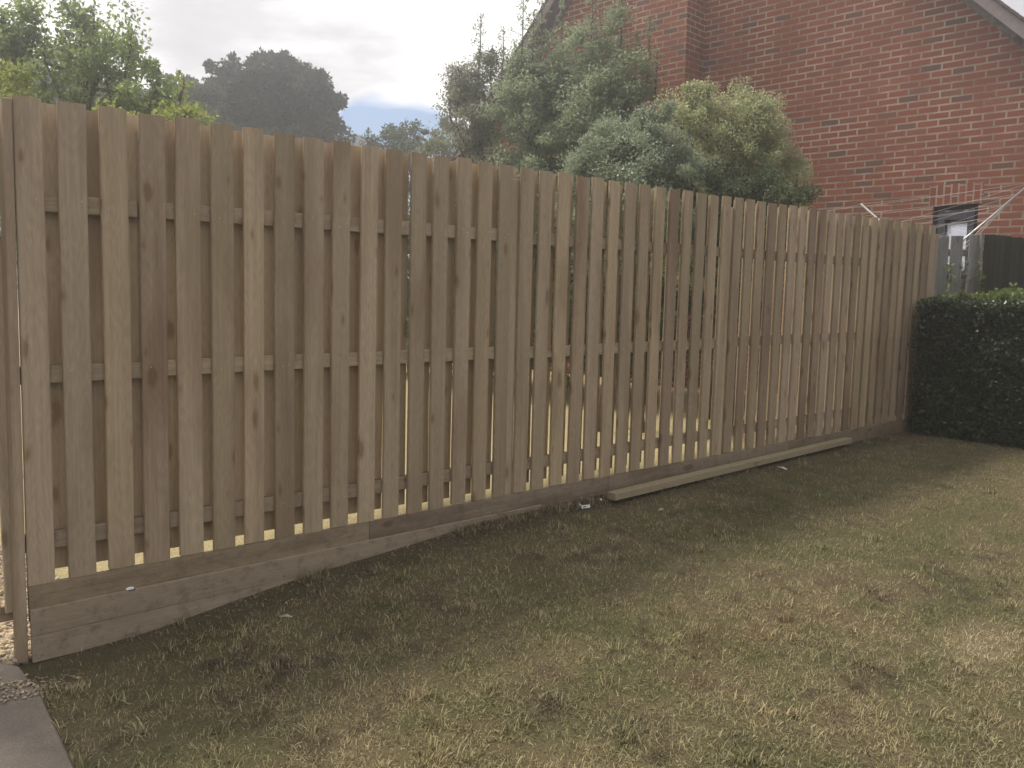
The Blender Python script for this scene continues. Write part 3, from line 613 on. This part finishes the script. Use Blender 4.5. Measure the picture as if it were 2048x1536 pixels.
def inblobs(blobs, n, seed, bias=2.4):
    r = np.random.default_rng(seed); vol = np.array([b[1]*b[2] for b in blobs]); idx = r.choice(len(blobs), n, p=vol/vol.sum())
    C = np.array([b[0] for b in blobs])[idx]; rx = np.array([b[1] for b in blobs])[idx]; rz = np.array([b[2] for b in blobs])[idx]
    d = r.normal(0, 1, (n, 3)); d /= np.linalg.norm(d, axis=1)[:, None]; t = r.random(n)**(1/bias)
    lump = 1+.22*np.sin(d[:, 0]*5+idx)+.18*np.sin(d[:, 2]*7+idx*2)+.12*r.normal(0, 1, n)
    return C+d*(t*lump)[:, None]*np.stack([rx, rx, rz], 1)
def limb(mb, a, b, r0, r1, seed, wob=.12, n=6):
    r = random.Random(seed); a = Vector(a); b = Vector(b); L_ = (b-a).length; pts = []; rad = []
    for k in range(n):
        t = k/(n-1); p = a.lerp(b, t); 
        if 0 < k < n-1: p += Vector((r.uniform(-1, 1), r.uniform(-1, 1), r.uniform(-.3, 1)*sin(pi*t)))*L_*wob*.5
        pts.append(p); rad.append(r0*(1-t)+r1*t)
    mb.tube(pts, rad, 6)
def tree(name, label, cat, base_xy, blobs, ncl, crad, nleaf, ln, wd, mat, seed, group=None, trunk_r=.1, limbs=26, stems=1, droop=0, squash=.8, bias=2.4, spires=(), bark=M_BARK):
    bx, by = base_xy; z0 = float(gz(np.array([bx]), np.array([by]))[0]); root = empty(name, (bx, by, z0)); tag(root, label, cat, group)
    o = np.array([bx, by, z0]); C = inblobs(blobs, ncl, seed, bias)-o; C = C[C[:, 2] > .05]; R = crad*(.5+np.random.default_rng(seed+1).random(len(C)))
    mb = MB(); r = random.Random(seed); cz = np.array([b[0] for b in blobs])-o; mid = cz.mean(0)
    for s in range(stems):
        a = (r.uniform(-.2, .2)*stems*.4, r.uniform(-.2, .2)*stems*.4, -.1); fk = Vector((mid[0]*.6+r.uniform(-.2, .2), mid[1]*.6+r.uniform(-.2, .2), max(.3, mid[2]*.55)))
        limb(mb, a, fk, trunk_r, trunk_r*.7, seed+s, .06)
        top = Vector(mid)+Vector((r.uniform(-.2, .2), r.uniform(-.2, .2), blobs[0][2]*.5)); limb(mb, fk, top, trunk_r*.7, trunk_r*.15, seed+s+50, .1)
        for k in range(limbs//stems):
            q = Vector(C[r.randrange(len(C))]); f0 = fk.lerp(top, r.random()*.8); limb(mb, f0, q, trunk_r*.3, trunk_r*.05, seed+k*7+s, .15)
            for j in range(2):
                q2 = Vector(C[r.randrange(len(C))])
                if (q2-q).length < blobs[0][1]*.8: limb(mb, f0.lerp(q, .6), q2, trunk_r*.12, trunk_r*.03, seed+k*9+j, .15, 4)
    extraC = []; extraR = []
    for (sx, sy, sd, L_, rr_) in spires:                      # upright feathery leaders: tip given, growing up from the crown
        tip = np.array(at(sx, sy, sd))-o; foot = tip-np.array([0.06, 0.02, L_]); limb(mb, fk, foot, trunk_r*.25, .016, seed+int(sx), .08); mb.tube([foot, (foot+tip)/2+np.array([.02, 0, 0]), tip], [.018, .010, .004], 5)
        m_ = int(L_/.05)
        for k in range(m_):
            t = k/m_; c = foot*(1-t)+tip*t; w_ = rr_*(1-t)**.7+.02; ang = k*2.4; rad_ = w_*r.uniform(.2, 1)
            c2 = c+np.array([cos(ang)*rad_, sin(ang)*rad_, rad_*.5]); extraC.append(c2); extraR.append(.035+.03*(1-t)); mb.tube([c, c2], [.005, .002], 4)
    mb.build('trunk', bark, root, smooth=True)
    V, F = leaves(C, R, nleaf, ln, wd, seed+2, droop, squash)
    if extraC:
        V2, F2 = leaves(np.array(extraC), np.array(extraR), len(extraC)*16, ln*.8, wd*.8, seed+3, droop, 1); F = np.concatenate([F, F2+len(V)]); V = np.concatenate([V, V2])
    link('crown', mesh_np('crown', V, F, mat), None, root); return root
B = lambda x, y, d, rx, rz: (at(x, y, d), rx, rz)
def xy(x, y, d): p = at(x, y, d); return (p[0], p[1])
LM_LIME = leafmat('lime_leaf', (.10, .15, .05), (.22, .28, .10), .55)
LM_YEL = leafmat('yellow_green_leaf', (.11, .15, .035), (.24, .27, .07), .5)
LM_DARK = leafmat('dark_tree_leaf', (.022, .035, .018), (.045, .065, .03), .2, patch=.5)
LM_MID = leafmat('mid_green_leaf', (.045, .07, .035), (.09, .12, .06), .3, patch=1)
LM_FEA = leafmat('feathery_leaf', (.14, .18, .11), (.28, .33, .21), .55)
LM_BRZ = leafmat('bronze_leaf', (.11, .12, .085), (.22, .235, .16), .55)
LM_SILV = leafmat('grey_green_leaf', (.10, .13, .085), (.28, .33, .23), .45, .6, .4)
LM_OLIVE = leafmat('olive_leaf', (.13, .16, .075), (.40, .42, .24), .55, .6, .4)
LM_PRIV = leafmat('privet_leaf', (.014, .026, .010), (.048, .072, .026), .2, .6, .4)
LM_IVY = leafmat('ivy_leaf', (.05, .09, .025), (.16, .21, .06), .35, .5)

tree('leafy_tree', 'large light green leafy tree at the left edge above the fence', 'tree', xy(120, 560, 9.0),
     [B(70, 150, 9, .75, .75), B(210, 130, 9.2, .55, .65), B(280, 190, 8.8, .40, .42), B(-60, 120, 9.2, .9, .8), B(120, 330, 9, 1.1, 1.0), B(150, 60, 9.3, .45, .30), B(40, 60, 9.0, .35, .3), B(320, 165, 8.9, .2, .28), B(345, 215, 8.8, .25, .2)],
     300, .15, 27000, .060, .015, LM_LIME, 5, trunk_r=.10, spires=((188, 2, 9.2, .55, .12), (70, 30, 9, .4, .12), (262, 52, 9, .45, .12), (318, 130, 8.8, .3, .1), (8, 25, 9, .3, .1)))
tree('shrub', 'yellow green shrub tips just above the fence top below the big light tree', 'shrub', xy(340, 560, 7.0),
     [B(330, 232, 7, .30, .20), B(372, 240, 7, .20, .16), B(330, 340, 7, .5, .4), B(255, 250, 7, .25, .15)], 60, .10, 6000, .045, .011, LM_YEL, 15, trunk_r=.03, limbs=12, spires=((368, 148, 7.6, .25, .05),))
tree('shrub', 'bright yellow green shrub at the far left edge just above the fence', 'shrub', xy(20, 560, 6.4),
     [B(10, 190, 6.4, .32, .22), B(-40, 230, 6.4, .5, .3), B(20, 340, 6.4, .5, .4)], 60, .10, 6000, .045, .012, LM_YEL, 16, trunk_r=.03, limbs=12)
tree('oak_tree', 'big dark domed tree far behind the fence against the clouds', 'tree', xy(552, 575, 24),
     [B(560, 195, 24, 1.35, 1.1), B(545, 150, 24, 1.0, .50), B(605, 190, 24, .95, .75), B(480, 190, 24, .85, .6), B(490, 225, 24, 1.200, 0.971), B(625, 232, 24, .88, 0.70), B(555, 300, 24, 1.65, 0.85), B(650, 255, 24, 0.42, 0.40), B(445, 230, 24, 0.686, 0.629), B(540, 150, 24, 0.743, 0.514), B(580, 135, 24, 0.514, 0.343), B(560, 400, 24, 1.486, 0.857)],
     480, .25, 95000, .12, .042, LM_DARK, 21, trunk_r=.26, limbs=30)
tree('broadleaf_tree', 'dark tree mass between the light tree and the domed oak', 'tree', xy(395, 575, 22),
     [B(400, 215, 22, 0.71, 0.78), B(350, 230, 22, 1.04, 0.78), B(290, 225, 22, 1.04, 0.91), B(380, 300, 22, 1.29, 1.04), B(415, 190, 22, 0.32, 0.32)], 170, .22, 26000, .10, .036, LM_MID, 23, trunk_r=.3)
tree('broadleaf_tree', 'dark bushy tree behind the far left of the fence', 'tree', xy(150, 575, 24),
     [B(140, 190, 24, 1.7, 1.1), B(230, 205, 24, 1.2, 1.0), B(40, 180, 24, 1.7, 1.4), B(140, 330, 24, 2.6, 2.0)], 170, .34, 26000, .13, .045, LM_MID, 24, trunk_r=.25)
tree('small_tree', 'small far round tree right beside the domed oak', 'tree', xy(708, 575, 55), [B(702, 285, 55, .9, .6), B(690, 330, 55, 1.8, 1.4)], 50, .35, 7000, .2, .07, LM_DARK, 25, trunk_r=.2, limbs=10)
tree('arching_shrub', 'low arching shrub in the middle distance below the blue sky', 'shrub', xy(800, 575, 22),
     [B(790, 280, 22, .75, .42), B(745, 285, 22, .35, .28), B(850, 268, 22, .75, .42), B(905, 262, 22, .6, .5), B(820, 380, 22, 1.6, 1.2)], 110, .16, 15000, .075, .02, LM_MID, 31, trunk_r=.08, droop=.5, spires=((737, 255, 22, .5, .15), (812, 240, 22, .4, .3)))
tree('bronze_shrub', 'tall bronze tinged drooping shrub left of the feathery ones, against bright cloud', 'shrub', xy(950, 575, 13.5),
     [B(945, 170, 13.5, .38, .38), B(960, 250, 13.5, .62, .55), B(915, 205, 13.5, .22, .35), B(985, 130, 13.5, .28, .25), B(945, 400, 13.5, .85, 1.2)], 260, .16, 34000, .045, .011, LM_BRZ, 33, trunk_r=.07, droop=.4,
     spires=((962, 22, 13.4, 1.0, .22), (1008, 50, 13.6, .9, .22), (905, 130, 13.5, .4, .15), (985, 90, 13.5, .5, .15)))
tree('feathery_shrub', 'tall feathery green shrub with upright shoots in front of the left roof edge', 'shrub', xy(1085, 575, 13.0),
     [B(1060, 230, 13, .60, .75), B(1110, 160, 13, .38, .55), B(1050, 140, 13, .26, .35), B(1080, 400, 13, .95, 1.3), B(1140, 260, 13, .5, .8)], 380, .17, 46000, .055, .012, LM_FEA, 35, trunk_r=.07,
     spires=((1047, -20, 13, 1.4, .3), (1085, -30, 13.1, 1.4, .3), (1068, 20, 12.9, 1.1, .25), (1125, 0, 13, 1.2, .25), (1030, 80, 13, .7, .2)))
tree('feathery_shrub', 'grey green feathery shrub with thin shoots in front of the brick chimney', 'shrub', xy(1225, 575, 12.4),
     [B(1210, 150, 12.6, .42, .55), B(1260, 190, 12.4, .40, .55), B(1180, 250, 12.4, .55, .7), B(1230, 400, 12.2, .9, 1.3), B(1160, 90, 12.6, .3, .4), B(1225, 60, 12.6, .25, .35)], 380, .17, 46000, .055, .012, LM_FEA, 37, trunk_r=.07,
     spires=((1186, -20, 12.6, 1.1, .25), (1245, -5, 12.5, 1.0, .25), (1300, 28, 12.4, 1.0, .2), (1315, 95, 12.3, .7, .15), (1275, 60, 12.4, .8, .2)))
tree('rounded_bush', 'rounded bush with sunlit olive top in front of the brick wall', 'bush', xy(1450, 575, 9.6),
     [B(1430, 250, 9.6, .50, .42), B(1370, 225, 9.6, .26, .28), B(1500, 270, 9.6, .38, .35), B(1450, 350, 9.6, .72, .48), B(1545, 355, 9.6, .30, .40), B(1440, 480, 9.6, .8, .7), B(1415, 190, 9.6, .2, .14), B(1520, 215, 9.6, .18, .16)],
     460, .14, 120000, .027, .0075, LM_OLIVE, 41, trunk_r=.04, limbs=24, stems=3, bias=3.2,
     spires=((1420, 150, 9.6, .25, .06), (1468, 150, 9.6, .3, .06), (1525, 182, 9.6, .25, .06), (1565, 235, 9.6, .2, .06), (1340, 180, 9.6, .2, .06), (1595, 330, 9.5, .3, .07), (1618, 378, 9.5, .2, .05)))
tree('rounded_bush', 'grey green bush left of and in front of the sunlit olive topped bush', 'bush', xy(1250, 575, 8.8),
     [B(1230, 310, 8.8, .36, .33), B(1300, 285, 8.8, .28, .30), B(1180, 350, 8.8, .22, .26), B(1330, 350, 8.8, .40, .34), B(1260, 420, 8.8, .65, .5), B(1290, 240, 8.9, .14, .12)],
     380, .13, 95000, .030, .0085, LM_SILV, 43, trunk_r=.04, limbs=24, stems=3, bias=3.2)
tree('rounded_bush', 'dark low bush at the fence line below the olive topped bush', 'bush', xy(1480, 575, 8.9),
     [B(1450, 385, 8.9, .40, .28), B(1540, 400, 8.9, .32, .25), B(1480, 480, 8.9, .6, .5), B(1590, 400, 8.8, .14, .16)], 120, .09, 20000, .036, .010, LM_MID, 45, trunk_r=.03, limbs=14, stems=2, bias=3)

for k, (x_, d_) in enumerate(((800, 14.5), (930, 13.2), (1060, 12.0), (1175, 11.4), (1290, 11.0))):
    tree('border_shrub', ['dark border shrub seen through the fence gaps below the arching shrub', 'dark border shrub seen through the gaps below the bronze shrub', 'dark border shrub seen through the gaps at the middle of the fence', 'dark border shrub seen through the gaps left of the chimney line', 'dark border shrub seen through the gaps below the grey green bush'][k],
         'shrub', xy(x_, 575, d_), [B(x_, 470, d_, .8, .75), B(x_+40, 600, d_, .85, .8), B(x_-30, 680, d_, .85, .6)], 150, .18, 14000, .06, .02, LM_MID, 60+k, group='dark shrubs in the border beyond the fence', trunk_r=.04, limbs=12, stems=2)
# the clipped hedge at the right: dark core added to block light, leaf skin outside
hx0, hy0, hy1, hzt = 8.33, -.12, -5.5, 1.405
hedge = empty('clipped_hedge', (hx0, -1.5, .17)); tag(hedge, 'dark clipped box shaped hedge at the end of the lawn', 'hedge')
core = MB(); 
core.box((.10, hy1+1.5, .0), (.85, hy0+1.5-.09, hzt-.17-.07)); core.build('light_block_core', plain('hedge_inside', (.012, .012, .008), .95, var=.4, sc=30), hedge)  # solid near-black box, added so no light passes through the hedge
n = 90000; r = np.random.default_rng(77)
fx = r.random(n); Yh = hy1+(hy0-hy1)*r.random(n)**.55; Zh = .17+(hzt-.17)*r.random(n); Xh = hx0+np.abs(r.normal(0, .04, n))+.13*fbm(Yh, Zh, 4.5, 8, 3)-.06
ntop = 34000; Xh[:ntop] = hx0+.9*r.random(ntop); Zh[:ntop] = hzt-.03+r.normal(0, .018, ntop)+.05*(fbm(Xh[:ntop], Yh[:ntop], 2.5, 9, 3)-.5)
nend = 9000; Xh[ntop:ntop+nend] = hx0+.5*r.random(nend); Yh[ntop:ntop+nend] = hy0+r.normal(0, .03, nend)
C = np.stack([Xh-hx0, Yh+1.5, Zh-.17], 1)
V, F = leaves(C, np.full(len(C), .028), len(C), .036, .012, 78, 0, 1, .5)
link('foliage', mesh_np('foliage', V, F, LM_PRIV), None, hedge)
# ivy / climber sprawling over hedge top and old fence
ivy = empty('climbing_plant', (8.9, -.6, 1.4)); tag(ivy, 'sunlit climbing shoots sprawling over the hedge top against the old fences', 'climber')
ic = []; rs = random.Random(9); stem = MB(); io = Vector((8.9, -.6, 1.4))
ivd = lambda: rs.uniform(8.25, 8.9)
for k in range(95):
    x0 = rs.uniform(1850, 2070)+ (rs.random()**2)*20; hgt = 8+(max(0, (x0-1850))/200)*34; d = ivd(); p0 = Vector(at(x0, 596, d)); p0.z = 1.38
    cur = p0-io; pts = [cur.copy()]; dr = Vector((rs.uniform(-.5, .5), rs.uniform(-.7, .7), rs.uniform(.1, 1.0)))
    for j in range(5):
        cur = cur+dr.normalized()*hgt/170*rs.uniform(.14, .34); dr += Vector((rs.uniform(-.4, .4), rs.uniform(-.4, .4), -.22)); cur.z = max(cur.z, .0); pts.append(cur.copy()); ic += [tuple(cur)]*2
        ic.append(tuple((pts[-1]+pts[-2])/2))
    stem.tube(pts, [.003]*5+[.0015], 4)
for k in range(8):                                           # runners climbing the grey boards
    x0 = rs.choice([1873, 1898, 1899, 1928, 1929, 1958, 1960, 1963]); p0 = Vector(at(x0, 580, 9.0)); pts = [p0-io]
    for j in range(5): pts.append(Vector(at(x0+rs.uniform(-5, 5), 580-j*rs.uniform(8, 16), 9.02))-io); ic.append(tuple(pts[-1]))
    MB().tube(pts, .003, 4).build('runner', M_BARK, ivy, smooth=True)
stem.build('stems', plain('ivy_stem', (.16, .15, .07), .8), ivy, smooth=True)['kind'] = 'stuff'
ic = np.array(ic); V, F = leaves(ic, np.full(len(ic), .035), 4200, .050, .017, 99, 0, 1, 1.2)
link('foliage', mesh_np('foliage', V, F, LM_IVY), None, ivy)

# ------------------------------------------------------------------ air
HZ = 0.011
m = Mt('haze'); m.t.nodes.remove(m.b); v = m.n('ShaderNodeVolumePrincipled'); v.inputs['Density'].default_value = HZ; v.inputs['Color'].default_value = (.93, .94, 1, 1); v.inputs['Anisotropy'].default_value = .8
m.l(v.outputs[0], m.o.inputs['Volume'])
hz = MB().box((-32, -30, -1.1), (48, 62, 12.5)).build('haze', m.m); tag(hz, kind='stuff')
hz['label'] = 'thin pale glare filled air over the gardens'; hz['category'] = 'haze'
